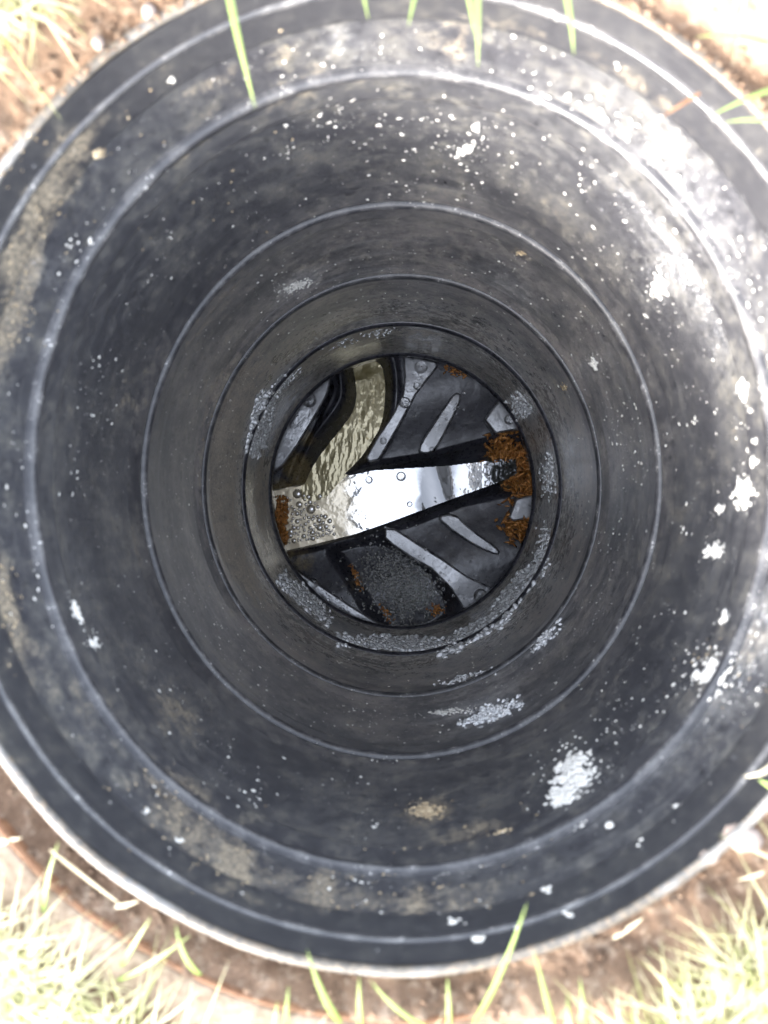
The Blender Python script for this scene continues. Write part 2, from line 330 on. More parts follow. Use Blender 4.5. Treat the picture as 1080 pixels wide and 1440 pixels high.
WAT = [P2(*q, ZB - 0.062) for q in [(372, 694), (450, 683), (520, 672), (575, 665), (631, 665), (666, 660), (705, 654), (716, 660), (707, 669), (666, 680), (629, 691), (601, 705), (560, 717), (500, 741), (440, 762), (396, 773), (372, 770)]]
SCH = smooth([P2(*q) for q in [(488, 498), (538, 496), (546, 540), (541, 592), (522, 625), (498, 655), (470, 678), (452, 702), (414, 704), (430, 655), (462, 612), (492, 575), (497, 545)]], 2)
GUL = smooth([P2(*q) for q in [(455, 535), (472, 540), (450, 590), (425, 640), (408, 690), (388, 696), (408, 640), (432, 590)]], 2)
GRC = smooth([P2(*q) for q in [(452, 772), (490, 755), (545, 752), (595, 782), (630, 815), (650, 868), (600, 900), (545, 900), (515, 862), (488, 815)]], 2)
def hbase(X, Y):
    rr = np.hypot(X / 0.965, Y)
    dm = sdf(X, Y, BANK)
    h = -0.036 + 0.026 * sst(dm, -0.004, 0.12) + 0.02 * np.clip(rr - 0.14, 0, 1)       # bench falls towards the channel
    dw = np.maximum(sdf(X, Y, WAT), 0); tb = np.maximum(-dm, 0) / (np.maximum(-dm, 0) + dw + 1e-6)
    h -= 0.034 * (1 - (1 - tb) ** 1.6) + 0.02 * sst(tb, .86, 1.0)
    h -= 0.008 * sst(-dm, -0.010, 0.004)
    ds = sdf(X, Y, SCH); h = np.minimum(h, h * (1 - sst(-ds, -0.012, 0.010)) + (-0.066) * sst(-ds, -0.012, 0.010))
    h += 0.010 * np.exp(-((ds - 0.017) / 0.006) ** 2) * (dm > 0.004) * sst(-X, -0.03, 0.06) * (Y > 0)
    dg = sdf(X, Y, GUL); h -= 0.016 * sst(-dg, -0.006, 0.006) * (dm > -0.01)
    dq = sdf(X, Y, GRC); h -= 0.026 * sst(-dq, -0.008, 0.022)
    return h
n = 430
gx = np.linspace(-0.236, 0.236, n); X, Y = np.meshgrid(gx, gx)
H = hbase(X, Y)
P = np.stack([X.ravel(), Y.ravel(), H.ravel()], -1)
H = H + 0.0009 * (vnoise(P, 60, 3) - 0.5).reshape(H.shape)
V = np.stack([X, Y, ZB + H], -1).reshape(-1, 3)
ok = (np.hypot(X, Y) < 0.2355).ravel(); idx = np.arange(n * n).reshape(n, n)
F = np.stack([idx[:-1, :-1], idx[:-1, 1:], idx[1:, 1:], idx[1:, :-1]], -1).reshape(-1, 4); F = F[ok[F].all(1)]
used = np.unique(F); remap = -np.ones(n * n, int); remap[used] = np.arange(len(used))
me = npmesh('benching', V[used], remap[F])
bd = np.zeros((n * n, 3)); Xf, Yf = X.ravel(), Y.ravel()
for (px, py, r, a) in [(415, 655, 24, 1.0), (395, 690, 22, .9), (420, 680, 24, .9), (430, 615, 16, .8), (425, 790, 25, .6), (405, 780, 16, .6), (440, 620, 14, .5), (515, 515, 20, .6), (720, 640, 22, .5), (735, 790, 10, .5), (650, 525, 16, .5), (500, 820, 20, .5), (725, 660, 34, .9), (735, 725, 26, .8), (700, 640, 20, .6)]:
    x, y = P2(px, py); q = r * 1.26 / FPX; bd[:, 1] = np.maximum(bd[:, 1], a * np.exp(-((Xf - x) ** 2 + (Yf - y) ** 2) / q ** 2))
vcol(me, 'dirt', bd[used])
bench = obj('benching', me, BASE, chamber)

def rib(pts, zoff, bot=0.05, bev=0.0036, mat=None, name='rib', sm=0, fall=0.36, label=None):
    """flat-topped moulded rib whose top falls gently to the middle of the chamber"""
    cx = sum(p[0] for p in pts) / len(pts); cy = sum(p[1] for p in pts) / len(pts); c = at(cx, cy, ZB + zoff)
    if sm: pts = smooth(pts, sm)
    V = []
    for p in pts:
        q = at(p[0], p[1], ZB + zoff); V.append(Vector((q.x, q.y, ZB + zoff + fall * ((q.x - c.x) * c.x + (q.y - c.y) * c.y))))
    bm = bmesh.new(); top = [bm.verts.new(v) for v in V]; f = bm.faces.new(top); f.normal_update()
    if f.normal.z < 0: f.normal_flip()
    ex = bmesh.ops.extrude_face_region(bm, geom=[f])
    # the original face stays as the bottom: move it down and out (draft of the moulding)
    for v in ex['geom']:
        pass
    newv = [g for g in ex['geom'] if isinstance(g, bmesh.types.BMVert)]
    cc = Vector((c.x, c.y, 0))
    for v in top:
        o = Vector((v.co.x, v.co.y, 0)) - cc; v.co.z -= bot; v.co += o.normalized() * 0.004
    te = [e for e in bm.edges if e.verts[0] in newv and e.verts[1] in newv]
    bmesh.ops.recalc_face_normals(bm, faces=bm.faces)
    bmesh.ops.bevel(bm, geom=te, offset=bev, segments=5, profile=0.5, affect='EDGES', clamp_overlap=True)
    o = obj(name, bm, mat or RIB, bench, smooth=False)
    m = o.modifiers.new('wn', 'WEIGHTED_NORMAL'); o.data.polygons.foreach_set('use_smooth', [True] * len(o.data.polygons)); m.keep_sharp = False
    if label: o['label'] = label
    return o
rib([(567, 500), (612, 508), (616, 515), (585, 555), (566, 590), (546, 625), (533, 646), (519, 650), (514, 643), (530, 615), (552, 582), (566, 555), (569, 530)], 0.000, label='broad flared rib with two round bosses, above the channel')
rib([(640, 551), (650, 556), (643, 575), (628, 605), (612, 634), (598, 639), (588, 635), (592, 622), (608, 598), (626, 570)], -0.010, sm=1)
rib([(702, 561), (731, 598), (729, 604), (697, 609), (682, 590)], -0.004, label='small kite shaped block beside the upper rust')
rib([(726, 702), (750, 696), (748, 728), (722, 733), (716, 727)], -0.006)
rib([(612, 726), (640, 722), (660, 742), (688, 762), (704, 774), (700, 782), (672, 770), (640, 750)], -0.010, sm=1)
rib([(541, 743), (556, 744), (590, 766), (622, 786), (658, 811), (696, 828), (692, 844), (655, 864), (648, 850), (634, 828), (606, 800), (578, 784), (552, 767), (541, 757)], -0.004, label='long flared rib below the channel')
rib([(384, 664), (383, 640), (393, 606), (412, 572), (438, 545), (466, 529), (459, 556), (440, 590), (418, 626), (399, 652)], -0.001, label='narrow crescent ledge left of the curved inlet')
rib([(414, 802), (448, 822), (490, 850), (540, 882), (520, 888), (490, 880), (455, 856), (430, 830)], -0.004, label='blue grey crescent ledge under the grit')
# round bosses on the ribs
def dome(px, py, z, r, hgt, name, mat, parent=None, seg=20):
    c = at(px, py, z); bm = bmesh.new(); bmesh.ops.create_uvsphere(bm, u_segments=seg, v_segments=10, radius=1)
    bmesh.ops.scale(bm, vec=(r, r, hgt), verts=bm.verts)
    o = obj(name, bm, mat, parent); o.location = c; return o

# ------------------------------------------------------------------ water, foam, drops
def mat_water():
    s = NT('murky_channel_water'); n = s.noise(30, 6, 0.65); f = s.noise(160, 4, 0.6); a = s.attr('murk')
    k = s.ss(s.ma('ADD', a[0], s.ma('MULTIPLY', s.ma('SUBTRACT', n, 0.5), 1.0)), 0.3, 0.75)
    s.set(color=s.mix(k, (0.05, 0.052, 0.05), (0.5, 0.43, 0.3)), rough=s.lerp(k, 0.03, 0.3), spec=1.0, ior=2.6, coat=1.0, coatr=0.02)
    s.put(s.mix(a[1], (.1, .105, .115), s.mix(k, (1, 1, 1), (1, .87, .64))), s.b.inputs['Specular Tint']); s.put(a[1], s.b.inputs['Coat Weight'])  # reflection painted by tint: dulled where the second channel is low
    return s.m
WATER = mat_water()
def mat_flow():
    s = NT('yellow_flowing_water'); n = s.noise(25, 4, 0.6); st = s.noise(90, 4, 0.6)
    c = s.mix(s.ss(n, 0.4, 0.62), (0.2, 0.165, 0.07), (0.36, 0.31, 0.17))
    s.set(color=c, rough=0.12, spec=1.0, ior=1.75, coat=0.3, coatr=0.03); s.put((1, .88, .58), s.b.inputs['Specular Tint']); s.bump(st, 0.1, 0.001); return s.m
FLOW = mat_flow()
def water_sheet(name, poly, zf, mat, res=0.0011, murk=None, film_sheen=None):
    xs = [p[0] for p in poly]; ys = [p[1] for p in poly]
    gx = np.arange(min(xs) - .004, max(xs) + .004, res); gy = np.arange(min(ys) - .004, max(ys) + .004, res)
    X, Y = np.meshgrid(gx, gy); Z = zf(X, Y); nr, nc = X.shape; ok = (sdf(X, Y, poly) < 0.003).ravel()
    idx = np.arange(nr * nc).reshape(nr, nc); F = np.stack([idx[:-1, :-1], idx[:-1, 1:], idx[1:, 1:], idx[1:, :-1]], -1).reshape(-1, 4); F = F[ok[F].all(1)]
    V = np.stack([X, Y, Z], -1).reshape(-1, 3); used = np.unique(F); rm = -np.ones(nr * nc, int); rm[used] = np.arange(len(used))
    me = npmesh(name, V[used], rm[F])
    if murk is not None:
        mk = murk(X, Y).ravel()[used]; fl = film_sheen(X, Y).ravel()[used]; vcol(me, 'murk', np.stack([mk, fl, mk], -1))  # second channel is the painted reflection strength
    return obj(name, me, mat)
ZW = ZB - 0.062
def px_of(px): return at(px, 690, ZW).x
def zmain(X, Y):
    P = np.stack([X.ravel(), Y.ravel(), X.ravel() * 0], -1)
    n1 = (vnoise(P, 60, 4) - 0.5).reshape(X.shape); n2 = (vnoise(P + 5, 260, 2) - .5).reshape(X.shape)
    left = 1 - sst(X, px_of(500), px_of(535)); hump = np.exp(-((X - px_of(612)) / 0.022) ** 2); right = sst(X, px_of(645), px_of(700))
    return ZW + n1 * (0.0003 + 0.0012 * left + 0.0010 * right) + n2 * (0.00005 + .0002 * left) + 0.22 * np.clip(X - px_of(678), 0, 1) * (0.6 + 2 * n1) + 0.0022 * hump * np.sin((X - px_of(606)) * 60 + Y * 30)
def wsheen(X, Y):                     # sky reflection painted on the water: bright middle, dull bands towards the right
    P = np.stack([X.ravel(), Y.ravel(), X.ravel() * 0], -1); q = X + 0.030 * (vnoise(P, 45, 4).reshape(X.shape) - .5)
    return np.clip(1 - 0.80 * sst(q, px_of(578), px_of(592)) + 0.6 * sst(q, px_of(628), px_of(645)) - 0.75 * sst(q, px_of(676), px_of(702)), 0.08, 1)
wt = water_sheet('channel_water', [P2(*q, ZB - 0.062) for q in [(368, 684), (520, 664), (631, 657), (722, 646), (724, 668), (640, 698), (500, 750), (368, 784)]], zmain, WATER, murk=lambda X, Y: 0.1 + 0.9 * (1 - sst(X, px_of(440), px_of(545))), film_sheen=wsheen)
tag(wt, 'murky water pooled along the main channel across the base', 'water', kind='structure')
def zs(X, Y):
    P = np.stack([X.ravel(), Y.ravel(), X.ravel() * 0], -1); n1 = (vnoise(P * np.array([1.7, .7, 1]), 75, 4) - 0.5).reshape(X.shape)
    y0, y1 = at(440, 690, ZB).y, at(500, 500, ZB).y
    return ZB - 0.0600 + 0.004 * np.clip((Y - y0) / (y1 - y0), 0, 1) + n1 * 0.0020
tag(water_sheet('inlet_water', SCH, zs, FLOW), 'yellowish water running down the curved inlet channel', 'water', kind='structure')

# ------------------------------------------------------------------ lumps: irregular crumbs joined to one deposit
ICO = {}
for k in (1, 2):
    b = bmesh.new(); bmesh.ops.create_icosphere(b, subdivisions=k, radius=1); b.verts.ensure_lookup_table()
    ICO[k] = (np.array([v.co[:] for v in b.verts]), np.array([[v.index for v in f.verts] for f in b.faces])); b.free()
def lumps(name, items, mat, sub=1, jag=0.25, parent=None):
    """items = (centre, normal, r, thickness, stretch, direction)"""
    v0, f0 = ICO[sub]; VV = []; FF = []; o = 0
    for (c, nrm, r, th, st) in items:
        nrm = Vector(nrm).normalized(); a = nrm.orthogonal().normalized(); a.rotate(Quaternion(nrm, random.random() * 6.28)); b = nrm.cross(a)
        J = v0 * (1 + jag * (np.random.rand(len(v0), 1) - 0.5) * 2)
        M = np.array([list(a * r * st), list(b * r / st), list(nrm * th)])
        VV.append(J @ M + np.array(c)); FF.append(f0 + o); o += len(v0)
    return obj(name, npmesh(name, np.concatenate(VV), np.concatenate(FF)), mat, parent)
def on_wall(px, py):
    th, z = wall(px, py); d = ZC - z; Rr = Rw - 0.0005
    if d < .3745: Rr = .2242
    elif abs(min(DS, key=lambda q: abs(q - d)) - d) < .028: Rr = Rw - 0.003
    p = wallp(th, z, Rr); return p, Vector((-math.cos(th), -math.sin(th), 0))
def deposit(px, py, rx, ry, n, s0, s1, mat, label, cat='deposit', name='lime_deposit', ang=0.0, tail=None, jag=.4):
    it = []; n = int(n * 1.7)
    for i in range(n):
        sg = random.choice((.2, .3, .5)); u, v = random.gauss(0, sg), random.gauss(0, sg); ca, sa = math.cos(R_(ang)), math.sin(R_(ang))
        x, y = px + ca * u * rx - sa * v * ry, py + sa * u * rx + ca * v * ry
        p, nr = on_wall(x, y); e = max(0.2, 1 - 0.8 * math.hypot(u, v)); r = random.uniform(s0, s1) * e
        it.append((p, nr, r, r * random.uniform(.3, .6), random.uniform(.8, 1.35)))
    return tag(lumps(name, it, mat, 2, jag), label, cat, 'mineral crusts on the shaft wall')
D = deposit
D(805, 1085, 46, 52, 150, .0014, .0042, LIME, 'largest white crust, a ragged splash on the lower wall', ang=20)
D(793, 1120, 40, 30, 70, .0014, .0036, LIME, 'lower lobe of white crust just under the largest ragged splash')
D(1047, 695, 28, 36, 60, .0014, .004, LIME, 'white crust blotch at right edge, level with the water channel')
D(1010, 715, 14, 12, 16, .001, .0025, LIME, 'small white dabs left of the blotch at right edge')
D(926, 402, 20, 30, 45, .0012, .0034, LIME, 'white dab on the sunlit upper right wall under the bright ridge')
D(105, 862, 16, 34, 34, .0012, .003, LIME, 'string of white lumps on the left wall', ang=-15)
D(130, 905, 22, 16, 22, .001, .0026, LIME, 'lower end of the string of white lumps on the left wall')
D(1048, 548, 14, 24, 22, .0016, .0034, LIME, 'white crust pair on the right ridge below the glare')
D(1065, 648, 8, 10, 5, .002, .0034, LIME, 'round white spot on the right ridge, above the edge blotch')
D(1003, 775, 26, 16, 38, .001, .0028, LIME, 'white speckled patch below the blotch at right edge')
D(1020, 868, 14, 18, 18, .0012, .003, LIME, 'white lumps at the top of the grey crusted area')
D(1000, 950, 60, 60, 90, .001, .003, LIME, 'grey white crusted area low on the right wall', ang=-45)
D(420, 402, 46, 12, 80, .0009, .0022, LIME, 'thin whitish smear above the third joint ring', ang=-15)
D(656, 212, 30, 12, 22, .001, .0026, LIME, 'scattered white flecks high on the upper wall', ang=-25)
D(668, 180, 8, 14, 8, .0012, .0026, LIME, 'upright white fleck on the upper wall near the top ridge')
D(632, 1000, 60, 8, 60, .001, .0026, LIME, 'row of white flakes along the lower joint ring', ang=-5)
D(600, 1138, 36, 18, 70, .001, .0028, TAN, 'tan dirt clump on the lower wall under the joint rings', name='dirt_clump')
D(705, 1172, 26, 7, 24, .001, .0024, TAN, 'thin tan smear right of the tan dirt clump', name='dirt_clump', ang=-15)
D(137, 215, 20, 12, 34, .001, .0024, TAN, 'cream crust speck on the upper left wall', name='dirt_clump', ang=-15)
D(733, 356, 16, 6, 14, .001, .0024, TAN, 'small tan flake on the second ridge, upper right', name='dirt_clump')
D(835, 512, 10, 16, 22, .0014, .003, LIME, 'white flakes between the inner rings on the right wall')
D(860, 1165, 4, 5, 3, .002, .003, LIME, 'single cream dot on the big ridge, lower right')
D(792, 545, 7, 9, 10, .0014, .003, TAN, 'tan flake beside the inner rings on the right wall', name='dirt_clump')

WETGLEAM = mat_simple('wet_grey_gleam', (0.45, 0.46, 0.47), (0.75, 0.76, 0.76), 120, 0.22, 0.6, .001, spec=1.0)
for nd in WETGLEAM.node_tree.nodes:
    if nd.type == 'BSDF_PRINCIPLED': nd.inputs['IOR'].default_value = 2.1
def ledge(px, py, rx, ry, n, s0, s1, label, ang):  # flakes added and turned upward to give the wall a wet sky gleam
    it_ = []; n = int(n * 2.2) if py > 500 else n
    for _ in range(n):
        u, v = max(-1, min(1, random.gauss(0, .45))), max(-1, min(1, random.gauss(0, .45))); ca, sa = math.cos(R_(ang)), math.sin(R_(ang))
        p, nr = on_wall(px + ca * u * rx - sa * v * ry, py + sa * u * rx + ca * v * ry); p += nr * -.001
        r = random.uniform(s0, s1); it_.append((p, nr + Vector((random.gauss(0, .2), random.gauss(0, .2), random.choice((.2, .6, 3, 5, 8, 12)))), r, r * .35, random.uniform(.7, 1.5)))
    return tag(lumps('gleam_flakes', it_, WETGLEAM, 2, .12), label, 'deposit', 'wet gleam flakes added on the lowest wall')
W_ = ledge
W_(560, 906, 85, 11, 480, .0016, .006, 'grey wet gleam flakes on the lowest wall right below the base, bottom middle', 3)
W_(665, 890, 56, 12, 380, .0016, .006, 'grey wet gleam flakes below the flared foot of the long rib', -28)
W_(722, 838, 50, 15, 480, .0016, .006, 'palest wet gleam flakes on the lowest wall, lower right', -52)
W_(764, 770, 14, 40, 130, .0012, .0036, 'thin wet gleam flakes on the lowest wall right of the rust', 8)
W_(770, 672, 11, 34, 120, .0012, .0036, 'wet gleam flakes between the two innermost rings at the right', 0)
W_(733, 572, 14, 20, 110, .0012, .0042, 'pale wet gleam flakes over the kite shaped block', -35)
W_(366, 596, 14, 46, 480, .0018, .0062, 'brightest wet gleam flakes on the left of the lowest wall', 14)
W_(400, 535, 30, 9, 140, .0012, .004, 'wet gleam flakes above the left crescent ledge', -48)
W_(430, 842, 46, 12, 300, .0016, .0055, 'bluish wet gleam flakes under the blue grey crescent ledge', 40)
W_(480, 482, 34, 9, 70, .001, .003, 'brown grey gleam flecks above the curved inlet', -16)
W_(530, 468, 26, 7, 60, .001, .003, 'grey gleam flecks on the lowest wall at the top', -8)
W_(690, 1002, 46, 13, 150, .0012, .003, 'silvery smear on the wall under the inner rings, lower right', -20)
W_(770, 895, 30, 9, 60, .001, .003, 'faint silvery flecks beside the third joint ring', -45)
W_(655, 955, 50, 8, 90, .001, .003, 'silvery flecks between the inner rings, bottom', -14)

# crumbs too many to count
it = []
def crumb(px, py, s): 
    p, nr = on_wall(px, py); it.append((p, nr, s, s * .35, random.uniform(.7, 1.5)))
def ring_pt(r, a): return 567 + r * .945 * math.cos(R_(a)), 672 - r * math.sin(R_(a))
for i in range(620):                                                   # sunlit upper right half is the dirtiest
    a = random.gauss(60, 38); r = random.uniform(390, 640); x, y = ring_pt(r, a); y -= 12 * (r - 390) / 250
    crumb(x, y, .0002 + .0013 * random.random() ** 4)
for i in range(2300):
    a = random.uniform(0, 360); r = random.choice((random.uniform(195, 380), random.uniform(195, 640))); x, y = ring_pt(r, a)
    if -15 < x < 1095 and -10 < y < 1450: crumb(x, y, random.choice((.0002, .0003, .0004, .0006)) * (1 + .7 * (r < 330)))
for i in range(1500):                                                  # clusters
    if i % 14 == 0: ca, cr = random.uniform(0, 360), random.uniform(200, 600)
    x, y = ring_pt(cr + random.gauss(0, 14), ca + random.gauss(0, 3.2)); crumb(x, y, .0003 + .0012 * random.random() ** 3)
for (x, y, s) in [(402, 178, .0018), (495, 142, .0014), (125, 338, .003), (240, 108, .002), (690, 410, .001), (797, 132, .003), (872, 88, .0022), (905, 445, .002), (975, 590, .002), (958, 745, .0028), (527, 1160, .0022), (700, 1010, .0016),
                  (207, 1140, .0025), (255, 1180, .0022), (822, 1158, .0032), (900, 1185, .0026), (953, 1135, .0028), (163, 970, .002), (575, 265, .002), (635, 168, .0014), (780, 960, .0016), (1070, 620, .003), (1062, 575, .0022), (240, 335, .0011), (290, 200, .0014), (355, 175, .0015), (675, 1325, .004), (730, 1310, .0035), (640, 1300, .003), (800, 1290, .0028), (770, 1255, .003)]:
    for _ in range(5): crumb(x + random.gauss(0, s * 1300), y + random.gauss(0, s * 1000), s * random.uniform(.25, .62))
tag(lumps('lime_specks', it, LIME, 1, .5), 'tiny pale specks scattered all over the shaft wall', 'specks', kind='stuff')
it = []
for i in range(420):
    cx, cy, sx, sy = random.choice([(280, 1180, 50, 35), (430, 1235, 80, 24), (45, 320, 22, 70), (25, 430, 12, 40), (600, 1250, 80, 20), (240, 1110, 30, 20), (10, 850, 12, 40), (1010, 950, 30, 40), (700, 1170, 40, 20), (250, 300, 120, 120), (300, 640, 12, 90), (470, 480, 40, 12)])
    crumb(random.gauss(cx, sx), random.gauss(cy, sy), random.uniform(.0003, .001))
tag(lumps('dirt_specks', it, TAN, 1, .5), 'small tan grains of dirt stuck to the shaft wall', 'dirt', kind='stuff')

# ------------------------------------------------------------------ rust, grit and foam in the base
def zbase(x, y): return ZB + float(hbase(np.array([[x]]), np.array([[y]]))[0, 0])
def heap(px, py, rx, ry, n, s0, s1, mat, name, label, cat, ang=0, z=None, stretch=(1, 1.6), lift=.4, up=0.0, box=False, kind=None, sub=1, ramp=None):
    it = []
    for i in range(n):
        u, v = (random.uniform(-1, 1), random.uniform(-1, 1)) if box else (random.gauss(0, .42), random.gauss(0, .42)); ca, sa = math.cos(R_(ang)), math.sin(R_(ang))
        q = at(px + ca * u * rx - sa * v * ry, py + sa * u * rx + ca * v * ry, ZB - .03)
        rr = math.hypot(q.x / .965, q.y); 
        if rr > .229: q.x *= .229 / rr; q.y *= .229 / rr
        r = random.uniform(s0, s1); zz = (zbase(q.x, q.y) if z is None else z) + up * random.random()
        it.append(((q.x, q.y, zz + r * lift * .5), (random.gauss(0, .5), random.gauss(0, .5), 1), r, r * random.uniform(.4, .8), random.uniform(*stretch)))
    return tag(lumps(name, it, mat, sub, .35), label, cat, kind=kind)
heap(722, 650, 56, 26, 560, .002, .006, RUST, 'rust_deposit', 'orange rust flakes where the channel meets the right wall', 'rust', ang=60, stretch=(1.2, 2.6), up=.012)
heap(734, 722, 24, 44, 260, .002, .0055, RUST, 'rust_deposit', 'orange rust scale over the small block on the right wall', 'rust', ang=15, stretch=(1.2, 2.6), up=.014)
heap(720, 745, 20, 14, 50, .0018, .0045, RUST, 'rust_deposit', 'tip of orange rust under the small right hand block', 'rust', ang=10, stretch=(1.2, 2.6), up=.006)
heap(393, 732, 8, 34, 240, .0018, .0042, RUST, 'rust_deposit', 'brown rust crust at the left end of the channel', 'rust', z=ZB - .058, up=.01, box=True)
heap(640, 524, 24, 8, 60, .0012, .003, RUST, 'rust_deposit', 'small rusty crumbs right of the broad upper rib', 'rust', ang=20)
heap(613, 857, 14, 8, 46, .0014, .0032, RUST, 'rust_deposit', 'rusty lump in the grit near the bottom', 'rust')
heap(500, 812, 4, 22, 50, .0012, .003, RUST, 'rust_deposit', 'thin rusty edge left of the grit', 'rust', ang=-25)
heap(543, 862, 6, 18, 40, .0012, .003, RUST, 'rust_deposit', 'rusty streak beside the blue grey crescent ledge', 'rust', ang=-35)
heap(560, 820, 70, 58, 1700, .0012, .0032, GRIT, 'grit', 'wet grey grit settled in the lower inlet channel', 'grit', ang=42, kind='stuff')
heap(590, 835, 30, 24, 220, .0012, .003, mat_simple('pale_grit', (0.16, .17, .165), (.5, .51, .49), 200, .25, .6, spec=1.0), 'silt_patch', 'pale silt lying on the grey grit', 'silt', ang=42, kind='stuff')

FOAM = NT('beige_foam'); FOAM.set(color=FOAM.mix(FOAM.noise(90, 3), (0.42, 0.36, 0.24), (0.62, 0.56, 0.44)), rough=0.12, spec=1.0, ior=2.2, coat=1.0, coatr=.02); FOAM = FOAM.m
def bubbles(name, spots_, label, cat, mat=FOAM, z=None):
    it = [((*[at(x, y, (z or ZW)).x, at(x, y, (z or ZW)).y], (z or ZW + .0012)), (0, 0, 1), r, r * .4, 1.0) for x, y, r in spots_]
    return tag(lumps(name, it, mat, 2, 0.0), label, cat)
L = []
for i in range(400):
    x, y, r = random.gauss(428, 12), random.gauss(722, 14), random.choice((.0025, .003, .0035, .0045, .006, .0085))
    if abs(x - 428) < 27 and abs(y - 722) < 30 and all(math.hypot(x - a, y - b) > (r + c) * 760 for a, b, c in L): L.append((x, y, r))
bubbles('foam_patch', L, 'patch of beige foam bubbles near the left end of the channel', 'foam')
L = []
for i in range(300):
    x, r = random.uniform(402, 470), random.choice((.002, .0025, .003, .0045)); y = 766 - (x - 402) * .2 - abs(random.gauss(0, 9))
    if all(math.hypot(x - a, y - b) > (r + c) * 760 for a, b, c in L): L.append((x, y, r))
bubbles('foam_patch', L, 'fringe of yellowish foam along the lower channel bank', 'foam')
bpy.context.view_layer.update(); DG = bpy.context.evaluated_depsgraph_get()
DROP = NT('clear_water_drop'); DROP.set(color=(.9, .9, .9), rough=0.0, ior=1.33, trans=1.0, spec=1.0); DROP = DROP.m
for x, y, r, z, lb in [(592, 516, .011, .0, 'large round drop on the broad upper rib'), (586, 543, .0058, .0, 'small drop just below the large drop on the broad upper rib'), (569, 566, .0095, .0, 'pale drop at the narrowing of the broad upper rib'),
                       (539, 620, .006, .0, 'small drop near the lower tip of the broad upper rib'), (435, 563, .012, -.001, 'large ringed drop on the left crescent ledge'), (440, 820, .0095, -.004, 'round drop on the blue grey crescent ledge'),
                       (716, 590, .0085, -.004, 'drop on the small kite shaped block'), (676, 838, .012, -.004, 'wide flat drop at the flared foot of the long rib'),
                       (519, 675, .0065, -.058, 'bubble on the upper water edge left of the glare'), (564, 670, .0085, -.058, 'cluster bubble on the upper water edge at the glare'), (576, 709, .005, -.058, 'tiny bubble on the lower water edge'), (608, 632, .005, -.01, 'drop at the lower tip of the narrow upper rib')]:
    ok_, hit, *_r = SC.ray_cast(DG, CAMP, ray(x, y)); o = dome(x, y, hit.z + .0004, r, r * .38, 'water_drop', DROP); tag(o, lb, 'water drop', 'water drops on the chamber base')
L = [(random.choice([(400, 620), (460, 840), (500, 868), (590, 790), (620, 810), (660, 835), (640, 575), (480, 855)])) for _ in range(90)]
bubbles('water_droplets', [(x + random.gauss(0, 12), y + random.gauss(0, 10), random.uniform(.001, .0028)) for x, y in L], 'tiny droplets beaded over the ribs and ledges', 'droplets', DROP, z=ZB - .001)['kind'] = 'stuff'

# ------------------------------------------------------------------ ground, collar, grass
def soil_cover(th):
    """1 where soil buries the collar, 0 where the collar is bare"""
    d = (np.degrees(th) - 240 + 180) % 360 - 180
    return np.clip((np.abs(d) - 36) / 16, 0, 1)
rad = list(np.arange(0.228, 0.36, 0.0012)) + list(np.geomspace(0.362, 60, 70)); rad = np.array(rad); nth = 900
T, RR = np.meshgrid(np.linspace(0, 2 * math.pi, nth, endpoint=False), rad)
ov = np.interp(RR, [0.23, 0.4], [0.968, 1.0]); Xg, Yg = RR * ov * np.cos(T), RR * np.sin(T)
Pn = np.stack([Xg.ravel(), Yg.ravel(), Xg.ravel() * 0], -1)
nA = vnoise(Pn, 30, 4).reshape(RR.shape) - .5; nB = vnoise(Pn + 3, 170, 3).reshape(RR.shape) - .5
cov = soil_cover(T)
Zg = -0.013 + 0.008 * cov + (0.011 - .003 * cov) * sst(RR, 0.232, 0.256) + nA * 0.012 * sst(RR, .228, .236) + nB * 0.006 * sst(RR, .2275, .234) + 0.0 * RR
Zg += 0.0085 * cov * sst(RR, .240, .250) * (1 - sst(RR, .278, .3))
Zg -= 0.006 * (1 - cov) * sst(RR, .2505, .254) * (1 - sst(RR, .27, .276))
Zg = np.where(RR > 0.36, Zg + (vnoise(Pn, 3, 3).reshape(RR.shape) - .5) * 0.03 * np.clip(RR - .36, 0, 1), Zg)
Vg = np.stack([Xg, Yg, Zg], -1).reshape(-1, 3); m = len(rad)
i = np.arange(m - 1)[:, None]; j = np.arange(nth)[None, :]; j2 = (j + 1) % nth
Fg = np.stack([i * nth + j, (i + 1) * nth + j, (i + 1) * nth + j2, i * nth + j2], -1).reshape(-1, 4)
s = NT('dry_soil'); n1 = s.noise(22, 6, .65); n2 = s.noise(160, 6, .7); n3 = s.noise(700, 3, .6)
c = s.mix(s.ss(n1, .35, .65), (0.09, 0.052, 0.03), (0.19, 0.122, 0.078)); c = s.mix(s.ss(n2, .5, .68), c, (0.24, 0.18, 0.13)); c = s.mix(s.ss(n3, .42, .3), c, (.025, .016, .01))
s.set(color=c, rough=.9); s.bump(s.ma('ADD', n2, s.ma('MULTIPLY', n3, .5)), .8, .003); SOIL = s.m
tag(obj('ground', npmesh('ground', Vg, Fg), SOIL), kind='structure')
def ground_z(x, y):
    r = math.hypot(x / .975, y); i = int(np.searchsorted(rad, r)); i = min(max(i, 0), m - 1); j = int((math.atan2(y, x) % (2 * math.pi)) / (2 * math.pi) * nth) % nth
    return float(Zg[i, j])
CONC = mat_simple('pale_concrete', (0.13, 0.088, 0.056), (0.28, 0.22, 0.16), 40, .9, .6, .001, 300)
BRN = mat_simple('rusty_brown', (0.09, 0.036, 0.013), (0.17, 0.085, 0.042), 60, .8)
collar = tag(empty('collar', (0, 0, 0)), 'pale ring collar half buried in soil around the chamber', 'collar')
